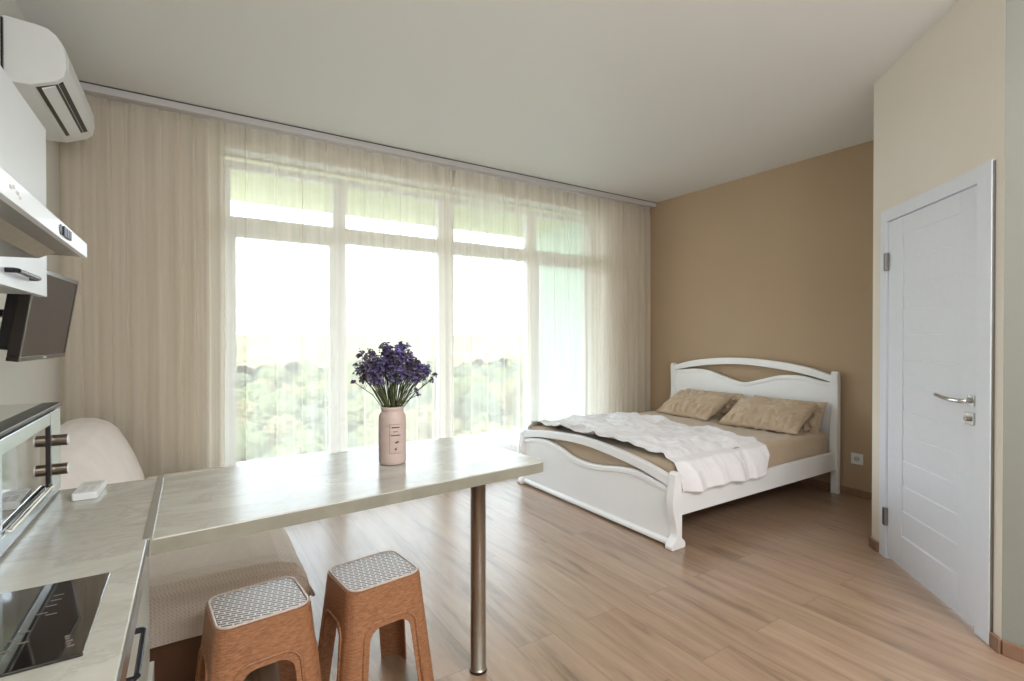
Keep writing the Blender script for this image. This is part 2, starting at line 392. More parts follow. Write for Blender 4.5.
# ------------------------------------------------------------------ door
dr = bpy.data.objects.new('door_1', None); C.objects.link(dr); dr['kind'] = 'structure'; dr['label'] = 'white louvred-pattern interior door with a chrome lever'
Z1 = 1.985
bm = bmesh.new()
s0, s1, g0, g1 = .176, .933, .322, .805
bx(bm, s0, g0, -.045, -.004, .014, Z1, DM); bx(bm, g1, s1, -.045, -.004, .014, Z1, DM)
bx(bm, g0, g1, -.045, -.004, .014, .19, DM); bx(bm, g0, g1, -.045, -.004, 1.885, Z1, DM)
obj('door_leaf', bm, M['doorwhite'], dr, bevel=.0025)
bm = bmesh.new(); k = 12; h = (1.885-.19)/k
for i in range(k):
    z0 = .19+i*h
    pts = [(-.035, z0), (-.009, z0), (-.0125, z0+.004), (-.0065, z0+h-.002), (-.0065, z0+h), (-.035, z0+h)]
    b2 = bmesh.new(); prism([(p[0], p[1]) for p in pts], 'x', g0+.0035, g1, b2)
    me = bpy.data.meshes.new('t'); 
    for v in b2.verts: v.co = DM @ v.co
    b2.to_mesh(me); bm.from_mesh(me); bpy.data.meshes.remove(me); b2.free()
obj('door_panel', bm, M['doorwhite'], dr)
obj('panel_groove', box(g0, g1, -.04, -.03, .19, 1.885, mtx=DM), M['grey_dark'], dr)
bm = bmesh.new()   # casing
bx(bm, .098, .170, 0, .005, 0, 2.06, DM); bx(bm, .939, 1.030, 0, .013, 0, 2.06, DM); bx(bm, .170, .939, 0, .005, 1.989, 2.06, DM)
struct(obj('trim_4', bm, M['doorwhite'], bevel=.003), 'white door casing')
bm = bmesh.new()   # jambs
bx(bm, .14, .172, -.12, 0.0, 0, 2.02, DM); bx(bm, .937, .97, -.12, 0.0, 0, 2.02, DM); bx(bm, .172, .937, -.12, 0.0, 1.989, 2.02, DM)
struct(obj('trim_5', bm, M['doorwhite']))
struct(obj('trim_6', box(1.030, 1.034, 0, .010, .06, 2.055, mtx=DM), M['hinge']))
for z in (.197, 1.70):
    bm = bmesh.new(); bx(bm, .160, .186, -.004, .017, z, z+.105, DM); obj('hinge', bm, M['hinge'], dr, bevel=.003)
hd = obj('door_handle', box(.875, .915, -.004, .006, 1.0, 1.048, mtx=DM), M['chrome'], dr, bevel=.002)
pts = [DM @ Vector(p) for p in ((.9, 0, 1.022), (.9, .042, 1.022), (.888, .048, 1.022), (.83, .048, 1.020), (.78, .047, 1.023), (.73, .046, 1.030), (.715, .045, 1.031))]
obj('lever', tube(bmesh.new(), pts, .011, 12, .85), M['chrome'], hd, smooth=True)
bm = bmesh.new(); bx(bm, .862, .918, -.004, .008, .915, .970, DM); lk = obj('door_lock', bm, M['chrome'], dr, bevel=.002)
bm = bmesh.new(); tube(bm, [DM @ Vector((.888, .004, .941)), DM @ Vector((.888, .022, .941))], .011, 16); obj('thumb_turn', bm, M['steel'], lk)
obj('latch_plate', box(.934, .9385, -.004, .003, .955, 1.0, mtx=DM), M['hinge'], dr)

# ------------------------------------------------------------------ windows
def window(idx, cols, x0, x1):
    zb, zt = OZ0+.03, 2.655; y0, y1 = 4.36, 4.43
    w = bpy.data.objects.new('window_%d' % idx, None); C.objects.link(w); w['kind'] = 'structure'
    tr0, tr1 = 2.11, 2.235
    bm = bmesh.new()
    xs = [x0]+[v for c in cols for v in c]+[x1]
    for a, b in zip(xs[0::2], xs[1::2]): bx(bm, a, b, y0, y1, zb, zt)     # stiles
    for a, b in cols:
        bx(bm, a, b, y0, y1, zb, .20); bx(bm, a, b, y0, y1, tr0, tr1); bx(bm, a, b, y0, y1, 2.60, zt)
    obj('window_frame', bm, M['pvc'], w, bevel=.006)
    for a, b in cols:
        p = obj('pane', box(a, b, 4.395, 4.399, .20, tr0), M['glass'], w)
        p = obj('pane', box(a, b, 4.395, 4.399, tr1, 2.60), M['glass'], w)
    return w
w1 = window(1, [(.257, 1.013), (1.116, 1.975)], OX0, 2.056)
w2 = window(2, [(2.137, 2.986), (3.103, 3.82)], 2.056, OX1)
def sash(w, a, b):
    bm = bmesh.new(); t = .035
    bx(bm, a, a+t, 4.345, 4.385, .20, 2.11); bx(bm, b-t, b, 4.345, 4.385, .20, 2.11)
    bx(bm, a+t, b-t, 4.345, 4.385, .20, .235); bx(bm, a+t, b-t, 4.345, 4.385, 2.075, 2.11)
    obj('sash', bm, M['pvc'], w, bevel=.005)
sash(w1, .257, 1.013); sash(w2, 3.103, 3.82)
bm = bmesh.new(); bx(bm, 3.105, 3.135, 4.33, 4.345, 1.0, 1.07); tube(bm, [(3.12, 4.335, 1.04), (3.12, 4.30, 1.04), (3.12, 4.30, .92)], .009, 8)
obj('window_handle', bm, M['plastic_white'], w2, smooth=False)
bm = bmesh.new(); bx(bm, OX0, OX0+.006, 4.2, 4.36, OZ0+.03, OZ1); bx(bm, OX1-.006, OX1, 4.2, 4.36, OZ0+.03, OZ1); bx(bm, OX0, OX1, 4.2, 4.36, OZ1-.006, OZ1)
struct(obj('trim_7', bm, M['pvc']), 'white window reveal')
# what closes the balcony outside
struct(obj('ceiling_balcony', box(-2.5, 4.4, 4.46, 6.05, 2.75, 2.95), M['balcony']))
struct(obj('wall_balcony', box(4.12, 4.3, 4.46, 6.0, -.1, 2.75), M['mint']))
struct(obj('floor_balcony', box(-2.5, 4.4, 4.46, 6.05, -.25, -.02), M['cornice']))

# ------------------------------------------------------------------ curtains
def curtain(x0, x1, seed, dens, label):
    rnd = random.Random(seed)
    # folds gathered on the track: breakpoints with unequal spacing
    nx = int((x1-x0)/.006); nzs = 26
    ph = rnd.uniform(0, 6)
    # cumulative phase so that folds are tighter in gathered zones
    phase = [ph]
    for i in range(nx):
        x = x0+(x1-x0)*i/nx
        phase.append(phase[-1]+2*pi*.006*dens(x)*(1+.55*nz(x*3.1, seed)))
    def f(u, v):
        i = min(int(u*nx), nx); x = x0+(x1-x0)*u; z = .015+(ZC-.055-.015)*v
        a = .030*(1+.5*nz(x*2.3, seed+9))*(.75+.5*(1-v)) * (.45 if v > .97 else 1)
        p = phase[i]+.5*nz(x*1.5, z*.7, seed)
        y = 4.095+a*sin(p)*.9+.006*sin(p*2.7+1)+.012*nz(x*5, z*.6, seed)
        xx = x+(.030+.030*nz(x*4.1, seed+20))*cos(p+.4)*(1 if v < .97 else .6)+.03*(1-v)*nz(x*1.1, z*.5, seed+4)
        return (xx, y, z)
    o = obj('sheer_curtain', grid(f, nx, nzs), M['sheer'], smooth=True)
    return tag(o, label, 'curtain')
curtain(XL+.02, 2.0, 3, lambda x: 11 if x < .2 else (6 if x < 1.75 else 13), 'long cream sheer curtain left, from the kitchen wall to the centre mullion')
curtain(2.025, 4.57, 8, lambda x: 6 if x < 3.6 else (16 if x < 4.1 else 12), 'long cream sheer curtain right, ending in the corner beside the bed')

# ------------------------------------------------------------------ kitchen worktop and cabinets
wt = thing('kitchen_worktop', 'pale stone-pattern kitchen worktop along the left wall, under the oven and hob', 'worktop', (0, 0, 0))
bm = box(XL, -.085, -.6, 2.0, .812, .85); obj('worktop_slab', bm, M['worktop'], wt, bevel=.003)
obj('edge_trim', box(-.085, -.0815, -.6, 1.40, .812, .8505), M['alu'], wt)
def cabinet(y0, y1, label, hy=None, drawer=False):
    c = thing('base_cabinet', label, 'cabinet', (0, 0, 0), 0, 'base cabinets under the worktop')
    obj('carcass', box(XL+.01, -.135, y0, y1, .1, .811), M['cabgrey'], c)
    obj('plinth', box(XL+.05, -.18, y0, y1, 0, .1), M['cabgrey'], c)
    if drawer:
        d = obj('door', box(-.134, -.115, y0+.002, y1-.002, .275, .80), M['cabgrey'], c, bevel=.0015)
        obj('drawer', box(-.134, -.103, y0+.002, y1-.002, .105, .27), M['cabgrey'], c, bevel=.0015)
    else:
        d = obj('door', box(-.134, -.115, y0+.002, y1-.002, .105, .80), M['cabgrey'], c, bevel=.0015)
    if hy:
        bm = bmesh.new()
        tube(bm, [(-.115, hy[0], .70), (-.088, hy[0], .70), (-.084, hy[0]+.008, .70), (-.084, hy[1]-.008, .70), (-.088, hy[1], .70), (-.115, hy[1], .70)], .006, 8)
        obj('handle', bm, M['darkmetal'], d)
    return c
cabinet(1.50, 1.97, 'pale base cabinet at the far end of the worktop, under the oven', drawer=True)
cabinet(.90, 1.50, 'pale base cabinet below the black hob, with a dark bar handle', (1.11, 1.29))
# bar table (turned slightly)
bt = thing('bar_table', 'long stone-pattern bar table with rounded end on one steel leg', 'table', (-.078, 1.397, 0), radians(4.3))
def T(x, y): return (x, y)
pts = [(.0, .003), (1.145, 0)]
Lw, Wd = 1.19, .612
out = [(0.0, 0.0)]
for k in range(9):
    a = radians(-90+90*k/8); out.append((Lw-.035+.035*cos(a), .035+.035*sin(a)))
r2 = .10
for k in range(13):
    a = radians(0+90*k/12); out.append((Lw-r2+r2*cos(a), Wd-r2+r2*sin(a)))
out.append((.046, Wd))
bm = prism(out, 'z', .812, .850); obj('tabletop', bm, M['worktop'], bt, bevel=.003)
M['edge'] = mat('shaded_stone_edge', s2l(140, 138, 126), .35, nscale=14, namt=.12)  # shade on the table's front and end edges put into a darker colour
obj('shaded_edge_band', prism([(x0, -.0008) if y0 == 0 else ((x0+.0008, y0) if x0 > .3 else (x0, y0+.0008)) for x0, y0 in out], 'z', .8128, .8472), M['edge'], bt)
obj('joint_strip', box(-.016, .001, .002, Wd, .8495, .8525, mtx=Matrix.Rotation(radians(-4.3), 4, 'Z')), M['alu'], bt)
bm = lathe([(0, 0), (.034, 0), (.034, .012), (.030, .016), (.030, .80), (.05, .803), (.05, .811), (0, .811)], 40, c=(1.045, .245, 0))
lg = obj('leg', bm, M['steel'], bt, smooth=False)
for p in lg.data.polygons: p.use_smooth = abs(p.normal.z) < .5
obj('foot_cap', lathe([(0, 0), (.0345, 0), (.0345, .01), (0, .01)], 32, c=(1.045, .245, .0)), M['black'], lg)

# mini oven on the worktop
ov = thing('mini_oven', 'steel-framed mini oven with glass door and two knobs on the worktop', 'oven', (0, 0, .85))
oz0, oz1, ox, oy0, oy1 = .008, .262, -.33, 1.37, 1.99
obj('oven_body', box(XL+.03, ox-.02, oy0, oy1, oz0, oz1-.004), M['steel'], ov, bevel=.005)
obj('oven_top', box(XL+.03, ox-.04, oy0, oy1, oz1-.006, oz1+.003), M['cabgrey'], ov, bevel=.002)
obj('top_edge', box(ox-.04, ox+.003, oy0, oy1, oz1-.006, oz1+.004), M['black'], ov, bevel=.002)
bm = bmesh.new()   # frame round the glass + control column
bx(bm, ox-.02, ox, oy0, 1.865, .215, .249); bx(bm, ox-.02, ox, oy0, 1.865, oz0, .045); bx(bm, ox-.02, ox, oy0, 1.44, .045, .215)
bx(bm, ox-.02, ox, 1.875, oy1, oz0, .249); bx(bm, ox-.02, ox-.012, 1.865, 1.875, oz0, .249)
obj('front_frame', bm, M['alu'], ov, bevel=.0015)
obj('glass_door', box(ox-.018, ox-.004, 1.44, 1.865, .045, .215), M['glass_black'], ov)
obj('door_seal', box(ox-.006, ox+.001, 1.853, 1.868, .045, .215), M['black'], ov)
obj('door_handle', tube(bmesh.new(), [(ox, 1.46, .05), (ox+.006, 1.46, .05), (ox+.006, 1.84, .05), (ox, 1.84, .05)], .005, 8), M['chrome'], ov)
for kz in (.165, .082):
    bm = bmesh.new(); tube(bm, [(ox-.002, 1.905, kz), (ox+.030, 1.905, kz)], .016, 24); kb = obj('knob', bm, M['bronze'], ov)
    bm = bmesh.new(); tube(bm, [(ox+.030, 1.905, kz), (ox+.033, 1.905, kz)], .016, 24); obj('knob_cap', bm, M['plastic_white'], kb)
for fx in (XL+.07, ox-.05):
    for fy in (oy0+.05, oy1-.05): obj('foot', lathe([(0, 0), (.012, 0), (.012, .0085), (0, .0085)], 12, c=(fx, fy, 0)), M['black'], ov)

# hob
hb = thing('electric_hob', 'black glass hob with pale touch marks set into the worktop', 'hob', (0, 0, .85))
obj('hob_glass', box(-.65, -.1325, .937, 1.233, 0, .005), M['glass_black'], hb, bevel=.0015)
M['mark'] = mat('pale_hob_print', s2l(112, 104, 98), .5, namt=.03)
for i, (x, y) in enumerate([(-.205, 1.17), (-.205, 1.15), (-.208, 1.13), (-.215, 1.105), (-.202, 1.095), (-.225, 1.05), (-.232, 1.03), (-.22, 1.015), (-.235, 1.0)]):
    obj('touch_mark', box(x, x+.014, y, y+.003, .005, .0053), M['mark'], hb)
for i, (w, dy) in enumerate([(.008, 0), (.005, .009), (.008, .017), (.005, .026), (.007, .034)]):   # maker's mark, too small to read
    obj('logo_stroke', box(-.155-.002*i, -.155-.002*i+w, .966+dy, .966+dy+.005, .005, .0053), M['mark'], hb)

# remote
rm = thing('remote_control', 'white remote control lying on the worktop beside the oven', 'remote', (-.252, 1.905, .8505), radians(88))
obj('remote_body', prism(rrect(.14, .058, .006, 4), 'z', 0, .020), M['plastic_white'], rm, bevel=.002)
bm = bmesh.new()
for i in range(4):
    for j in range(2): bx(bm, -.058+i*.016, -.049+i*.016, -.016+j*.019, -.004+j*.019, .020, .0212)
obj('button', bm, M['cornice'], rm); obj('display', box(.015, .058, -.020, .020, .020, .0206), M['cabgrey'], rm)

# range hood
hood = thing('range_hood', 'slim white range hood with push buttons over the hob', 'hood', (0, 0, 0))
bm = box(XL, -.20, .82, 1.42, 1.484, 1.511); obj('hood_body', bm, M['steel'], hood)
obj('front_panel', box(-.20, -.19, .82, 1.42, 1.482, 1.513), M['cabwhite'], hood, bevel=.001)
obj('filter_tray', prism([(-.68, 1.486), (-.23, 1.486), (-.26, 1.470), (-.64, 1.462)], 'y', .86, 1.375), M['steel'], hood)
bm = bmesh.new(); tube(bm, [(-.19, 1.155, 1.497), (-.1885, 1.155, 1.497)], .009, 16)
for i in range(5): bx(bm, -.19, -.186, 1.165+i*.014, 1.172+i*.014, 1.489, 1.505)
obj('button', bm, M['darkmetal'], hood)
bm = bmesh.new()
for i, (w, z) in enumerate([(.010, 1.497), (.008, 1.500), (.012, 1.496), (.006, 1.492)]): bx(bm, -.19, -.1893, .865+i*.014, .865+i*.014+w, z, z+.004)
obj('logo', bm, M['cornice'], hood)

# wall cabinet
wc = thing('wall_cabinet', 'white wall cupboard with a dark bar handle beyond the hood', 'cabinet', (0, 0, 0))
obj('carcass', box(XL, -.38, 1.43, 2.0, 1.435, 1.92), M['cabgrey'], wc)
d = obj('door', box(-.38, -.36, 1.43, 2.0, 1.429, 1.925), M['cabwhite'], wc, bevel=.001)
bm = bmesh.new(); tube(bm, [(-.36, 1.60, 1.465), (-.345, 1.60, 1.465), (-.34, 1.61, 1.465), (-.34, 1.80, 1.465), (-.345, 1.81, 1.465), (-.36, 1.81, 1.465)], .006, 8)
obj('handle', bm, M['darkmetal'], d)

# television on bracket
tv = thing('television', 'small dark flat television tilted down on a wall bracket', 'television', (0, 0, 0))
p_bn, p_bf = Vector((-.45, 2.126, 1.232)), Vector((-.42, 2.62, 1.232)); up = Vector((.045, -.004, .30))
ud = (p_bf-p_bn).normalized(); vd = up.normalized(); nd = ud.cross(vd).normalized()
if nd.x < 0: nd = -nd
W_, H_ = (p_bf-p_bn).length, up.length
TM = Matrix(((ud.x, nd.x, vd.x, p_bn.x), (ud.y, nd.y, vd.y, p_bn.y), (ud.z, nd.z, vd.z, p_bn.z), (0, 0, 0, 1)))
bm = bmesh.new(); t = .016
bx(bm, 0, W_, -.03, 0, 0, t, TM); bx(bm, 0, W_, -.03, 0, H_-t, H_, TM); bx(bm, 0, t, -.03, 0, t, H_-t, TM); bx(bm, W_-t, W_, -.03, 0, t, H_-t, TM)
obj('bezel', bm, M['tvbez'], tv, bevel=.002)
obj('screen', box(t, W_-t, -.02, -.003, t, H_-t, mtx=TM), M['tvscreen'], tv)
obj('back_shell', box(.04, W_-.04, -.07, -.02, .03, H_-.03, mtx=TM), M['black'], tv, bevel=.01)
obj('logo', box(W_*.47, W_*.53, -.001, .0006, .005, .010, mtx=TM), M['cornice'], tv)
bm = bmesh.new(); c0 = TM @ Vector((W_/2, -.07, H_/2)); bx(bm, XL-.002, XL+.015, c0.y-.06, c0.y+.06, c0.z-.10, c0.z+.10)
tube(bm, [(XL+.01, c0.y-.03, c0.z), ((XL+c0.x)/2, c0.y+.05, c0.z), c0+Vector((.02, 0, 0))], .014, 8)
obj('wall_bracket', bm, M['black'], tv)

# air conditioner
ac = thing('air_conditioner', 'white split air conditioner high on the left wall, louvres open', 'air conditioner', (0, 0, 0))
prof = [(-.69, 2.43), (-.60, 2.435), (-.51, 2.475), (-.485, 2.50), (-.475, 2.545), (-.477, 2.60), (-.489, 2.645), (-.51, 2.682), (-.54, 2.705), (-.58, 2.712), (-.69, 2.717)]
AY0, AY1 = 3.04, 3.84
obj('housing', prism(prof, 'y', AY0, AY1), M['plastic_white'], ac, bevel=.006, seg=3)
obj('mount_plate', box(-.6905, -.683, AY0-.012, AY1, 2.44, 2.70), M['black'], ac)
obj('front_panel', prism([(-.4835, 2.512), (-.4725, 2.547), (-.4745, 2.60), (-.4865, 2.646), (-.508, 2.685), (-.515, 2.68), (-.495, 2.64), (-.483, 2.6), (-.482, 2.547), (-.49, 2.518)], 'y', AY0+.03, AY1-.03), M['plastic_white'], ac)
bm = prism([(-.632, 2.4315), (-.598, 2.4335), (-.598, 2.44), (-.632, 2.44)], 'y', AY0+.03, AY1-.03)
bx(bm, -.54, -.515, AY0+.04, AY1-.04, 2.455, 2.478)
v = prism([(-.585, 2.438), (-.492, 2.484), (-.495, 2.494), (-.588, 2.447)], 'y', AY0+.035, AY1-.12)
obj('air_outlet', v, M['black'], ac); bm.free()
obj('louvre', prism([(-.566, 2.438), (-.519, 2.461), (-.521, 2.468), (-.568, 2.445)], 'y', AY0+.04, AY1-.14), M['plastic_white'], ac)

# ------------------------------------------------------------------ sofa and its covers
sf = thing('sofa', 'low sofa with brown base between the bar table and the window', 'sofa', (0, 0, 0))
obj('base', box(XL+.03, .30, 2.195, 3.9, .02, .25), M['base_brown'], sf, bevel=.01)
obj('seat', box(XL+.03, .32, 2.19, 3.9, .25, .395), M['sheet'], sf, bevel=.03, seg=3)
obj('backrest', prism([(XL+.02, .36), (-.29, .36), (-.34, .54), (-.42, .71), (-.47, .77), (-.56, .78), (XL+.03, .74)], 'y', 2.24, 3.88), M['sheet'], sf, bevel=.03, seg=3)
for fx in (XL+.08, .24):
    for fy in (2.25, 3.84): obj('foot', box(fx-.02, fx+.02, fy-.02, fy+.02, 0, .02), M['black'], sf)
# seat cover: draped shell
def seat_cover(u, v):
    # u across X from the back (0) over the front edge and down (1); v along Y from the near hang (0) to the far end
    X = [(-.24, .425), (.22, .425), (.30, .418), (.360, .39), (.400, .33), (.430, .22)]
    Y = [(2.158, .0), (2.162, .4), (2.17, .8), (2.20, .95), (2.26, 1.), (3.93, 1.)]
    s = u*(len(X)-1); i = min(int(s), len(X)-2); k = s-i
    x = X[i][0]*(1-k)+X[i+1][0]*k; z = X[i][1]*(1-k)+X[i+1][1]*k
    t = v*(len(Y)-1); j = min(int(t), len(Y)-2); q = t-j
    y = Y[j][0]*(1-q)+Y[j+1][0]*q; w = Y[j][1]*(1-q)+Y[j+1][1]*q
    zz = .215+(z-.215)*w if v < .8 else z
    if x > .25: y = y+.06*(1-min(1, (v/.8)))*((x-.25)/.12)**2*.6
    n = .006*nz(x*5, y*5, 1.7)
    return (x+n*.5, y+n*.5, zz+n*(1 if w > .5 else .3)+.006*nz(x*9, 3, 2)*(1-w))
def fine(fn, nu, nv): return grid(fn, nu, nv)
sc_ = obj('seat_cover', fine(seat_cover, 60, 90), M['sofacover'], smooth=True, sub=1)
tag(sc_, 'pinkish beige waffle-weave cover draped over the sofa seat', 'cover')
sm = sc_.modifiers.new('thick', 'SOLIDIFY'); sm.thickness = .006
bp = [(-.250, .42), (-.268, .48), (-.300, .575), (-.338, .67), (-.378, .745), (-.43, .795), (-.49, .82), (-.56, .825), (-.62, .812), (-.665, .77)]
def back_cover(u, v):
    s = u*(len(bp)-1); i = min(int(s), len(bp)-2); k = s-i
    x = bp[i][0]*(1-k)+bp[i+1][0]*k; z = bp[i][1]*(1-k)+bp[i+1][1]*k
    if v < .12:   # near end drops over the end of the backrest
        q = v/.12; cx, cz = -.48, .44
        y = 2.20+.03*q**2; f = q**.5
        x = cx+(x-cx)*(.55+.45*f); z = cz+(z-cz)*f
    else: y = 2.23+(v-.12)/.88*1.69
    n = .008*nz(x*6, y*4, z*6)
    return (x+n, y, z+n)
bc = obj('backrest_cover', grid(back_cover, 40, 60), M['sofaback'], smooth=True, sub=1)
tag(bc, 'soft white cover pulled over the rounded sofa backrest', 'cover')
bc.modifiers.new('thick', 'SOLIDIFY').thickness = .006

# ------------------------------------------------------------------ plastic stools
def make_stool(name, label, loc, rz):
    t = thing(name, label, 'stool', loc, rz, 'brown woven plastic stools')
    H = .448; wt_, dt_, wb, db = .262, .236, .345, .315
    def ring(z, off=0):
        k = 1-z/H; w = wt_+(wb-wt_)*k; d = dt_+(db-dt_)*k
        return [(x, y, z) for x, y in rrect(w-2*off, d-2*off, .045, 8)]
    bm = bmesh.new()
    def shell(zs, off):
        R = [[bm.verts.new(p) for p in ring(z, off)] for z in zs]
        for a, b in zip(R, R[1:]):
            n = len(a)
            for i in range(n): bm.faces.new([a[i], a[(i+1) % n], b[(i+1) % n], b[i]])
        return R
    zs = [0, .012, .0121, .15, .3, H-.012, H]
    R = shell([0, .1, .2, .3, .4, H], 0); bm.faces.new(R[-1])
    R2 = shell([0, .1, .2, .3, .4, H-.006], .004); bm.faces.new(R2[-1])
    n = len(R[0])
    for i in range(n): bm.faces.new([R[0][i], R[0][(i+1) % n], R2[0][(i+1) % n], R2[0][i]])
    body = obj('body', bm, M['stool'], t)
    # arch cutters
    def arch(w0, w1, z0, ztop, r):
        pts = [(w0/2, z0)]
        for k in range(9):
            a = radians(90*k/8); pts.append((w1/2-r+r*cos(a), ztop-r+r*sin(a)))
        for k in range(9):
            a = radians(90+90*k/8); pts.append((-w1/2+r+r*cos(a), ztop-r+r*sin(a)))
        pts.append((-w0/2, z0)); return pts
    cut = bmesh.new()
    prism(arch(.205, .145, -.02, .315, .045), 'y', -.3, .3, cut)
    c1 = obj('c1', cut, None)
    cut2 = bmesh.new(); prism(arch(.18, .125, -.02, .315, .04), 'x', -.3, .3, cut2); c2 = obj('c2', cut2, None)
    for c in (c1, c2):
        c.parent = t
        m = body.modifiers.new('b', 'BOOLEAN'); m.object = c; m.operation = 'DIFFERENCE'; m.solver = 'EXACT'
    bpy.context.view_layer.update()
    me = bpy.data.meshes.new_from_object(body.evaluated_get(bpy.context.evaluated_depsgraph_get()))
    body.modifiers.clear(); body.data = me
    bpy.data.objects.remove(c1); bpy.data.objects.remove(c2)
    if not me.materials: me.materials.append(M['stool'])
    # raised borders round each opening
    bm = bmesh.new()
    for ax, (w0, w1, dd0, dd1) in (('y', (.215, .168, db, dt_)), ('x', (.19, .148, wb, wt_))):
        for sg in (-1, 1):
            pts = []
            for (a, z) in arch(w0+.012, w1+.012, 0.004, .335, .05):
                z = max(z, .004); half = (dd0+(dd1-dd0)*z/H)/2+.001
                pts.append((a, sg*half, z) if ax == 'y' else (sg*half, a, z))
            tube(bm, pts, .0045, 6)
    obj('rim', bm, M['stool'], t, smooth=True)
    # seat insert with raised border
    obj('seat', prism(rrect(.238, .212, .035, 8), 'z', H-.001, H+.004), M['stooltop'], t, bevel=.002)
    bm = bmesh.new(); pr = rrect(.246, .220, .038, 8)
    tube(bm, [(x, y, H+.003) for x, y in pr+[pr[0]]], .004, 6); obj('seat_border', bm, M['stoolrim'], t, smooth=True)
    return t
M['stoolrim'] = mat('cream_stool_border', s2l(212, 196, 186), .4, nscale=200, namt=.15)
st = make_stool('plastic_stool', 'brown woven plastic stool on the left, nearer the kitchen cabinets', (.182, 1.807, 0), radians(5))
st.scale = (1.06, 1.06, 1.005)
s2 = st.copy(); C.objects.link(s2); s2.location = (.563, 1.82, 0); s2.rotation_euler[2] = radians(7)
s2['label'] = 'brown woven plastic stool on the right, nearer the steel table leg'
for ch in list(st.children):
    c = ch.copy(); C.objects.link(c); c.parent = s2

# ------------------------------------------------------------------ vase and flowers
VX, VY = .618, 1.772
vs = thing('flower_vase', 'blush pink jar-shaped vase with small dark print on the bar table', 'vase', (VX, VY, .85))
prof = [(0, 0), (.044, 0), (.048, .004), (.0495, .012), (.0495, .165), (.047, .178), (.040, .188), (.038, .192), (.0395, .194), (.041, .200), (.0405, .207), (.036, .209), (.034, .205), (.035, .19), (.044, .17), (.045, .02), (0, .012)]
obj('vase_body', lathe(prof, 56), M['pink'], vs, smooth=True, sub=1)
# print on the side facing the room: fine outline, two lines of script, two small motifs
base = math.atan2(-VY, -VX)+.17
def wrap(a, z, r=.0499): return (r*cos(base+a), r*sin(base+a), z)
bm = bmesh.new()
def line(pts, w=.0005):
    tube(bm, [wrap(a, z) for a, z in pts], w, 4)
line([(-.36+.06*i, .148) for i in range(15)]); line([(-.36+.06*i, .045) for i in range(15)])
line([(-.36, .045+.0103*i) for i in range(11)])
for z, a0, a1, am in ((.137, -.20, .36, .0028), (.122, -.1, .2, .001), (.109, -.25, .44, .003)):
    n = 44; line([(a0+(a1-a0)*i/n, z+am*sin(i*1.9)*(.6+.4*sin(i*.7))) for i in range(n+1)], .0007)
for a, z in ((.10, .083), (.22, .085), (.06, .060)):
    for k in range(5):
        an = 2*pi*k/5; line([(a, z), (a+.07*cos(an), z+.0035*sin(an))], .0014)
line([(.08, .055), (.16, .066)], .0009)
obj('print', bm, M['ink'], vs)

bq = thing('flower_bouquet', 'bunch of purple statice flowers standing in the pink vase', 'flowers', (VX, VY, .85))
camdir = Vector((VX, VY, 0)).normalized(); right = Vector((camdir.y, -camdir.x, 0))
def blossom_bm(center, R, n, seed):
    r = random.Random(seed); bm = bmesh.new()
    for i in range(n):
        d = Vector((r.gauss(0, 1), r.gauss(0, 1), r.gauss(.3, 1))).normalized()*R*r.uniform(.3, 1)
        c = center+d; ax = (d+Vector((0, 0, R*.8))).normalized(); u = ax.orthogonal().normalized(); w = ax.cross(u)
        s = r.uniform(.0042, .0068); m = bm.verts.new(c-ax*s*.6); ring = []
        for k in range(6):
            a = 2*pi*k/6+r.random()*.5; q = s*r.uniform(.75, 1.25)
            ring.append(bm.verts.new(c+(u*cos(a)+w*sin(a))*q+ax*s*r.uniform(-.1, .5)))
        for k in range(6): bm.faces.new([m, ring[k], ring[(k+1) % 6]])
    return bm
tips = []
for i in range(74):
    ang = random.uniform(0, 2*pi); rr = random.random()**.5
    sx = rr*cos(ang)*.132; sy = rr*sin(ang)*.10
    h = .372+.046*(1-(rr)**2.2)+random.uniform(-.045, .012)-.05*rr**4
    tips.append((sx, sy, h))
for i in range(16):
    ang = random.uniform(0, 2*pi); tips.append((cos(ang)*.10, sin(ang)*.08, random.uniform(.31, .36)))
tips += [(-.135, 0, .30), (.155, .0, .318), (.142, .01, .30), (.085, -.02, .265), (.092, -.02, .25), (-.128, .01, .36), (.128, 0, .34), (-.11, 0, .40), (.03, .02, .425), (.05, 0, .42), (-.03, 0, .425)]
for i, (sx, sy, h) in enumerate(tips):
    tip = right*sx+camdir*sy+Vector((0, 0, h))
    b0 = right*(sx*.18)+camdir*(sy*.18)+Vector((0, 0, .19)); b0 += Vector((random.uniform(-.006, .006), random.uniform(-.006, .006), 0))
    mid = b0.lerp(tip, .5)-Vector((tip.x, tip.y, 0))*.06+Vector((random.uniform(-.006, .006), random.uniform(-.006, .006), .004))
    bm = bmesh.new(); tube(bm, [b0-Vector((b0.x*.6, b0.y*.6, .12)), b0, mid, tip], .0018, 5, .7)
    # side twigs
    tw = []
    for q in range(2):
        s = mid.lerp(tip, random.uniform(.2, .6)); e = s+Vector((random.uniform(-.018, .018), random.uniform(-.018, .018), random.uniform(.015, .035)))
        tube(bm, [s, s.lerp(e, .5), e], .0009, 4); tw.append(e)
    stx = obj('stem', bm, M['stem'], bq)
    small = i >= 90 and i < 97
    bm = blossom_bm(tip, .010 if small else .019, 10 if small else 26, i)
    for e in (tw if not small else []):
        b2 = blossom_bm(e, .010, 7, i*7+3); me = bpy.data.meshes.new('t'); b2.to_mesh(me); bm.from_mesh(me); b2.free(); bpy.data.meshes.remove(me)
    cm = M['blossomC'] if (small or sx < -.07 or (i % 5 == 0)) else (M['blossomA'] if sx > -.02 and i % 2 else M['blossomB'])
    obj('blossom', bm, cm, stx)

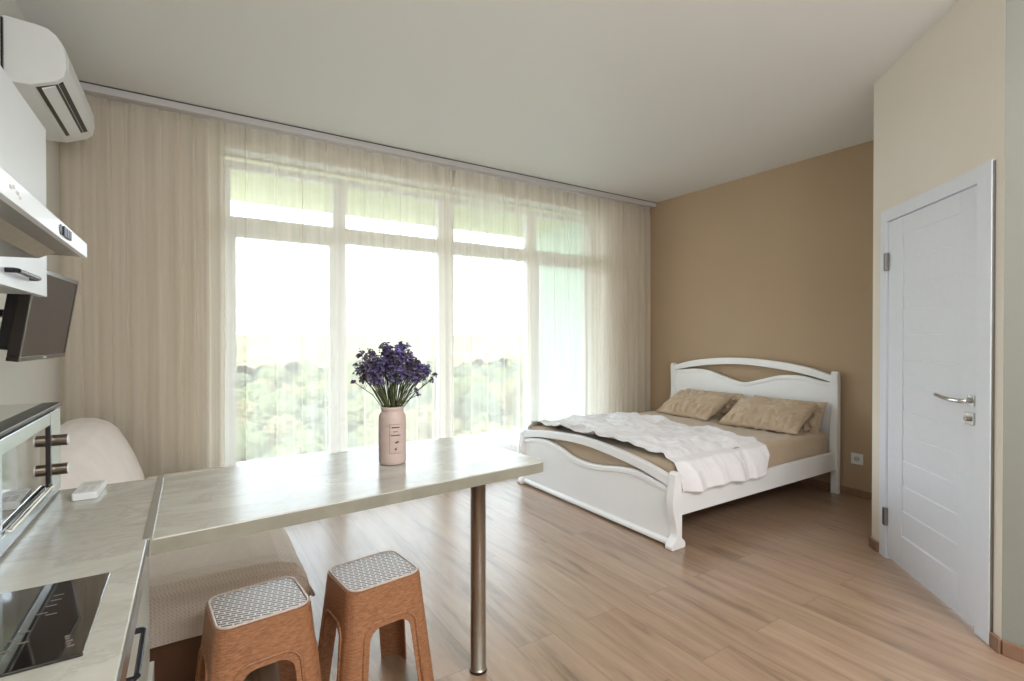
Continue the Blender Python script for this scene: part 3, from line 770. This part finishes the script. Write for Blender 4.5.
# ------------------------------------------------------------------ bed
bed = thing('double_bed', 'white wooden double bed with arched headboard and curved footboard', 'bed', (2.525, 2.06, 0))
Wb = 1.66
def bed_end(x, pan, arch_t, arch_u, base_z, th, pname):
    n = 60
    ys = [Wb*i/n for i in range(n+1)]
    topc = [(y, interp(pan, y/Wb)) for y in ys]; bot = [(y, base_z) for y in ys]
    p = obj(pname+'_panel', band(topc, bot, x-th/2, x+th/2), M['bedwhite'], bed, bevel=.003)
    # moulding following the wave
    m0 = [(y, z-.006) for y, z in topc]; m1 = [(y, z-.034-.004*sin(pi*y/Wb)) for y, z in topc]
    obj('moulding', band(m0, m1, x-th/2-.009, x-th/2+.001), M['bedwhite'], p, bevel=.004, seg=3)
    at = [(y, interp(arch_t, y/Wb)) for y in ys]; au = [(y, interp(arch_u, y/Wb)) for y in ys]
    obj(pname+'_arch', band(at, au, x-th/2-.012, x+th/2+.006), M['bedwhite'], bed, bevel=.006, seg=3)
    return p
# the head end (x relative to bed empty)
xh = 2.02
pan_h = [(0, .928), (.06, .935), (.16, .966), (.27, .962), (.38, .915), (.5, .868), (.62, .915), (.73, .962), (.84, .972), (.94, .955), (1, .945)]
ah_t = [(0, .985), (.15, 1.052), (.33, 1.092), (.5, 1.106), (.67, 1.096), (.85, 1.058), (1, .995)]
ah_u = [(0, .925), (.15, .985), (.33, 1.024), (.5, 1.042), (.67, 1.030), (.85, .992), (1, .937)]
bed_end(xh, pan_h, ah_t, ah_u, .30, .03, 'headboard')
pan_f = [(0, .362), (.07, .385), (.18, .415), (.28, .405), (.4, .372), (.5, .362), (.6, .378), (.7, .425), (.8, .443), (.92, .425), (1, .40)]
af_t = [(0, .435), (.15, .492), (.33, .53), (.5, .548), (.67, .540), (.85, .512), (1, .475)]
af_u = [(0, .370), (.15, .430), (.33, .470), (.5, .490), (.67, .480), (.85, .452), (1, .405)]
bed_end(0, pan_f, af_t, af_u, .035, .03, 'footboard')
obj('footboard_skirt', prism([(-.035, .015), (.03, .015), (.03, .04), (-.017, .05), (-.035, .035)], 'y', 0, Wb), M['bedwhite'], bed, bevel=.004)
def smooth_outline(ctrl, n=40):
    z0, z1 = ctrl[0][0], ctrl[-1][0]
    return [(interp(ctrl, z0+(z1-z0)*i/n), z0+(z1-z0)*i/n) for i in range(n+1)]
# footboard posts: S-shaped outline seen from the side, flared foot
ff = smooth_outline([(0, -.060), (.02, -.064), (.045, -.048), (.075, -.022), (.12, -.018), (.19, -.035), (.27, -.050), (.35, -.046), (.42, -.034), (.462, -.030), (.475, -.015)])
fb = smooth_outline([(0, .060), (.025, .066), (.05, .052), (.06, .036), (.1, .034), (.3, .034), (.42, .034), (.462, .030), (.475, .012)])
for y in (-.03, Wb-.026):
    obj('post', prism(ff+fb[::-1], 'y', y, y+.056), M['bedwhite'], bed, bevel=.006, seg=3)
hf = smooth_outline([(0, -.026), (.15, -.026), (.25, -.032), (.38, -.045), (.5, -.048), (.62, -.036), (.74, -.026), (.88, -.030), (1.0, -.034), (1.02, -.02)])
hbk = smooth_outline([(0, .026), (.5, .026), (1.0, .026), (1.02, .014)])
for y in (-.03, Wb-.026):
    obj('post', prism([(xh+a, b) for a, b in hf]+[(xh+a, b) for a, b in hbk[::-1]], 'y', y, y+.056), M['bedwhite'], bed, bevel=.006, seg=3)
for y in (-.018, Wb-.014):
    obj('side_rail', box(.02, xh-.01, y, y+.03, .20, .352), M['bedwhite'], bed, bevel=.003)
bm = bmesh.new()
for i in range(14): bx(bm, .08+i*.14, .15+i*.14, .012, Wb-.014, .225, .24)
obj('slats', bm, M['skirting'], bed)
obj('centre_beam', box(.02, xh-.01, Wb/2-.03, Wb/2+.03, .0, .225), M['skirting'], bed)

# mattress with beige sheet
def soft_box(x0, x1, y0, y1, z0, z1, r, seed, amp=.004, nu=44, nv=40):
    """rounded box with gently uneven top"""
    bm = bmesh.new(); bx(bm, x0, x1, y0, y1, z0, z1)
    bmesh.ops.bevel(bm, geom=list(bm.edges), offset=r, segments=4, affect='EDGES', profile=.6)
    for k in range(6): bmesh.ops.subdivide_edges(bm, edges=[e for e in bm.edges if e.calc_length() > .035], cuts=1, use_grid_fill=True)
    for v in bm.verts:
        n = nz(v.co.x*4, v.co.y*4+seed, v.co.z*6)+1.1*rdg(v.co.x*3-v.co.y*2, v.co.y*3+seed, v.co.z*3, 5)
        v.co += Vector((n*.3, n*.3, n))*amp
    return bm
mt = obj('mattress', soft_box(2.56, 4.49, 2.085, 3.70, .242, .517, .05, 3, .009), M['sheet'], smooth=True)
tag(mt, 'thick mattress in a beige fitted sheet on the white bed', 'mattress')

# white throw over the foot half
def throw(u, v):
    # u: 0 foot .. 1 edge towards pillows ; v: 0 far side .. 1 near hem
    xe = 3.70-.16*v
    x = 2.548+(xe-2.548)*u
    path = [(3.735, .36), (3.715, .50), (3.66, .532), (2.9, .536), (2.16, .534), (2.09, .515), (2.045, .45), (2.028, .39), (2.018, .335)]
    s = [0, .07, .10, .47, .83, .875, .92, .96, 1.0]
    for i in range(8):
        if v <= s[i+1]:
            k = (v-s[i])/(s[i+1]-s[i]); y = path[i][0]*(1-k)+path[i+1][0]*k; z = path[i][1]*(1-k)+path[i+1][1]*k; break
    if v > .83:      # hem dips and rounds off at the pillow corner
        q = (v-.83)/.17
        x -= .10*q*q*u**3
        z += q*(.012*sin(x*9)+.03*(1-min(1, u*4)))
        y -= q*.010*sin(x*28+1.3)+.006*q
    w = nz(x*3.2+y*1.2, y*5, .4)*.012+.022*rdg(x*2.6-y*1.6, y*2.4+x*.8, 2.2, 4.5)+.013*rdg(x*6+y*2, y*3.6-x, 5, 3.5)+.008*rdg(x*11-y*4, y*8+x*2, 8, 3)
    if .1 < v < .83: z += max(-.002, w)+.010
    else: y -= w*.5
    if u < .12 and v < .9: z += (.12-u)/.12*(.018-.02*(abs(v-.5)*2)**2)
    return (x, y, z)
th_ = obj('bed_throw', grid(throw, 110, 150), M['throw'], smooth=True)
tag(th_, 'crumpled white throw blanket spread over the foot half of the bed', 'blanket')
th_.modifiers.new('thick', 'SOLIDIFY').thickness = .005

def pillow(name, label, w, d, h, loc, rot, seed, m, group):
    """w along Y, d up the slope; puffed centre, pinched corners, creases"""
    n = 64; bm = bmesh.new()
    def f(side):
        def g(u, v):
            a, b = u*2-1, v*2-1
            e = (1-abs(a)**2.6)*(1-abs(b)**2.6); t = h/2*max(0, e)**.42
            pin = 1-.06*(abs(a)**2)*(1-abs(b)**2)*0
            x = b*d/2*(1-.07*(1-a*a)*(abs(b)**3)); y = a*w/2*(1-.06*(1-b*b)*(abs(a)**3))
            cr = -.016*rdg(a*2.2+b*1.3+seed, b*1.7-a*.6, side, 5)-.011*rdg(a*4+seed, b*2.5+a, 3, 4)+.008*nz(a*2.5, b*2.5, seed)
            edge = max(0, min(1, e*4))
            cr2 = -.036*rdg(a*5+seed, b*.9+a*.5, 7, 3.5)*max(0, -b+.15)**1.2*edge
            return (x, y, side*(t+cr*edge+cr2))
        return g
    grid(f(1), n, n, bm); grid(f(-1), n, n, bm)
    bmesh.ops.remove_doubles(bm, verts=bm.verts, dist=.0015)
    o = obj(name, bm, m, smooth=True, sub=1); o.location = loc; o.rotation_euler = rot
    return tag(o, label, 'pillow', group)
pillow('pillow', 'plump beige pillow leaning on the headboard, nearer the outlet', .68, .44, .17, (4.205, 2.455, .640), (0, radians(-27), radians(4)), 1.3, M['pillow'], 'front pillows')
pillow('pillow', 'plump beige pillow leaning on the headboard, nearer the curtain', .64, .44, .17, (4.22, 3.22, .640), (0, radians(-27), radians(-3)), 4.1, M['pillow'], 'front pillows')
pillow('pillow', 'flat beige pillow tucked behind the right front pillow', .66, .30, .08, (4.42, 2.42, .63), (0, radians(-62), 0), 7.7, M['pillow'], 'rear pillows')
pillow('pillow', 'flat beige pillow tucked behind the left front pillow', .66, .30, .08, (4.42, 3.18, .63), (0, radians(-62), 0), 2.2, M['pillow'], 'rear pillows')

# wall socket
so = thing('wall_socket', 'white wall socket low on the brown wall beside the bed', 'socket', (XR, 1.917, .31))
obj('socket_plate', box(-.008, 0, -.045, .045, -.045, .045), M['plastic_white'], so, bevel=.003)
bm = bmesh.new(); tube(bm, [(-.008, 0, 0), (-.0105, 0, 0)], .021, 24); inner = obj('socket_face', bm, M['cornice'], so)
bm = bmesh.new()
for dy in (-.009, .009): tube(bm, [(-.0105, dy, 0), (-.0112, dy, 0)], .003, 8)
obj('socket_holes', bm, M['black'], so)

# ------------------------------------------------------------------ outside, seen through the voile
GZ = -24
def ter(u, v):
    y = 12+(v**2.4)*1500; half = 40+y*1.9; x = half*(u*2-1)+y*.4
    return (x, y, GZ+2.5*nz(x*.012, y*.012, 1)+min(20, max(0, y-200)*.028))
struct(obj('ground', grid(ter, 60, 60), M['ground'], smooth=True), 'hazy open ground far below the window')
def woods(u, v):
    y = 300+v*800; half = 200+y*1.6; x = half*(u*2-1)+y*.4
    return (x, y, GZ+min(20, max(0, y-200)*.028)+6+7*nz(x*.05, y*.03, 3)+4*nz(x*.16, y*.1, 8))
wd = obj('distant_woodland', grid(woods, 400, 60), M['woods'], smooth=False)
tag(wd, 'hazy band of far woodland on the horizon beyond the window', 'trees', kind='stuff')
def crown_me(seed, m):
    bm = bmesh.new(); bmesh.ops.create_icosphere(bm, subdivisions=4, radius=1)
    for v in bm.verts:
        d = v.co.normalized(); k = 1+.30*nz(d.x*1.8+seed, d.y*1.8, d.z*1.8)+.20*abs(nz(d.x*5, d.y*5+seed, d.z*5))+.12*nz(d.x*13, d.y*13, d.z*13+seed)
        v.co = Vector((d.x*k*4.2, d.y*k*4.2, d.z*k*4.6))
    me = bpy.data.meshes.new('crown'); bm.to_mesh(me); bm.free(); me.materials.append(m); return me
protos = []
kinds = [('sunlit pale green broadleaf tree beyond the balcony', 'leafA'), ('grey green bushy tree beyond the balcony', 'leafB'), ('yellowing rounded tree beyond the balcony', 'leafC')]
tr_bm = bmesh.new(); tube(tr_bm, [(0, 0, 0), (.1, 0, 3), (0, .1, 6)], .35, 8, .6)
tme = bpy.data.meshes.new('trunk'); tr_bm.to_mesh(tme); tr_bm.free(); tme.materials.append(M['trunk'])
for i, (lb, mk_) in enumerate(kinds):
    protos.append((crown_me(i*3.3+1, M[mk_]), lb))
rt = random.Random(21)
def put_tree(x, y, s, k):
    me, lb = protos[k]
    gz = GZ+2.5*nz(x*.012, y*.012, 1)+min(20, max(0, y-200)*.028)
    t = thing('tree', lb, 'tree', (x, y, gz-.3), rt.uniform(0, 6), 'trees beyond the window: '+lb.split(' tree')[0]); t.scale = (s, s, s*rt.uniform(.85, 1.15))
    c = bpy.data.objects.new('crown', me); C.objects.link(c); c.parent = t; c.location = (0, 0, 7)
    c2 = bpy.data.objects.new('trunk', tme); C.objects.link(c2); c2.parent = t
placed = []
for i in range(2600):
    y = 60+230*(i/2600)**1.2; a = rt.uniform(-.03, .74); x = a*y; sc0 = rt.uniform(.75, 1.3)
    if all(math.hypot(x-px, y-py) > 5.4*(sc0+ps) for px, py, ps in placed):
        placed.append((x, y, sc0)); put_tree(x, y, sc0, rt.choice([0, 0, 1, 1, 2]))
    if len(placed) >= 170: break

# ------------------------------------------------------------------ light
W = bpy.data.worlds.new('sky'); SC.world = W; W.use_nodes = True
nt = W.node_tree; nt.nodes.clear()
bg = N(nt, 'ShaderNodeBackground'); wo = N(nt, 'ShaderNodeOutputWorld')
tc = N(nt, 'ShaderNodeTexCoord'); sx = N(nt, 'ShaderNodeSeparateXYZ'); rp = N(nt, 'ShaderNodeValToRGB')
L(nt, tc.outputs['Generated'], sx.inputs[0]); L(nt, sx.outputs['Z'], rp.inputs['Fac'])
rp.color_ramp.elements[0].position = 0; rp.color_ramp.elements[0].color = (.82, .91, 1, 1)
rp.color_ramp.elements[1].position = .6; rp.color_ramp.elements[1].color = (.68, .83, 1, 1)
L(nt, rp.outputs[0], bg.inputs[0]); bg.inputs[1].default_value = 5.8; L(nt, bg.outputs[0], wo.inputs[0])
def area(name, loc, rot, sx, sy, power, col, portal=False):
    l = bpy.data.lights.new(name, 'AREA'); l.shape = 'RECTANGLE'; l.size = sx; l.size_y = sy; l.energy = power; l.color = col
    o = bpy.data.objects.new(name, l); C.objects.link(o); o.location = loc; o.rotation_euler = rot
    if portal: l.cycles.is_portal = True
    return o
area('window_portal', ((OX0+OX1)/2, 4.46, 1.4), (radians(-90), 0, 0), OX1-OX0, 2.6, 1, (1, 1, 1), True)
area('added_fill', (1.2, -1.3, 2.8), (radians(12), 0, 0), 1.6, 1.2, 92, (1, .98, .955))  # unseen fill light added behind the camera to brighten the room
area('added_bounce_fill', (.9, -1.3, 1.7), (radians(155), 0, radians(-20)), .9, .9, 42, (.96, .98, 1))  # second added light, turned up so the ceiling softly brightens the room
sn = bpy.data.lights.new('sun', 'SUN'); sn.energy = 2.6; sn.angle = radians(2); sn.color = (1, .95, .86)
so_ = bpy.data.objects.new('sun', sn); C.objects.link(so_); so_.rotation_euler = (radians(42), radians(-25), 0)

# ------------------------------------------------------------------ camera
cam = bpy.data.cameras.new('camera'); cam.sensor_width = 36; cam.lens = 36*500/1024; cam.clip_end = 4000; cam.clip_start = .02
co = bpy.data.objects.new('camera', cam); C.objects.link(co); co.location = (0, 0, 1.31)
co.rotation_euler = (radians(90-.4), 0, radians(-32.7)); SC.camera = co
SC.view_settings.view_transform = 'Standard'; SC.view_settings.look = 'None'; SC.view_settings.exposure = .4
SC.cycles.transparent_max_bounces = 24; SC.cycles.max_bounces = 10; SC.cycles.diffuse_bounces = 5
SC.cycles.sample_clamp_indirect = 6
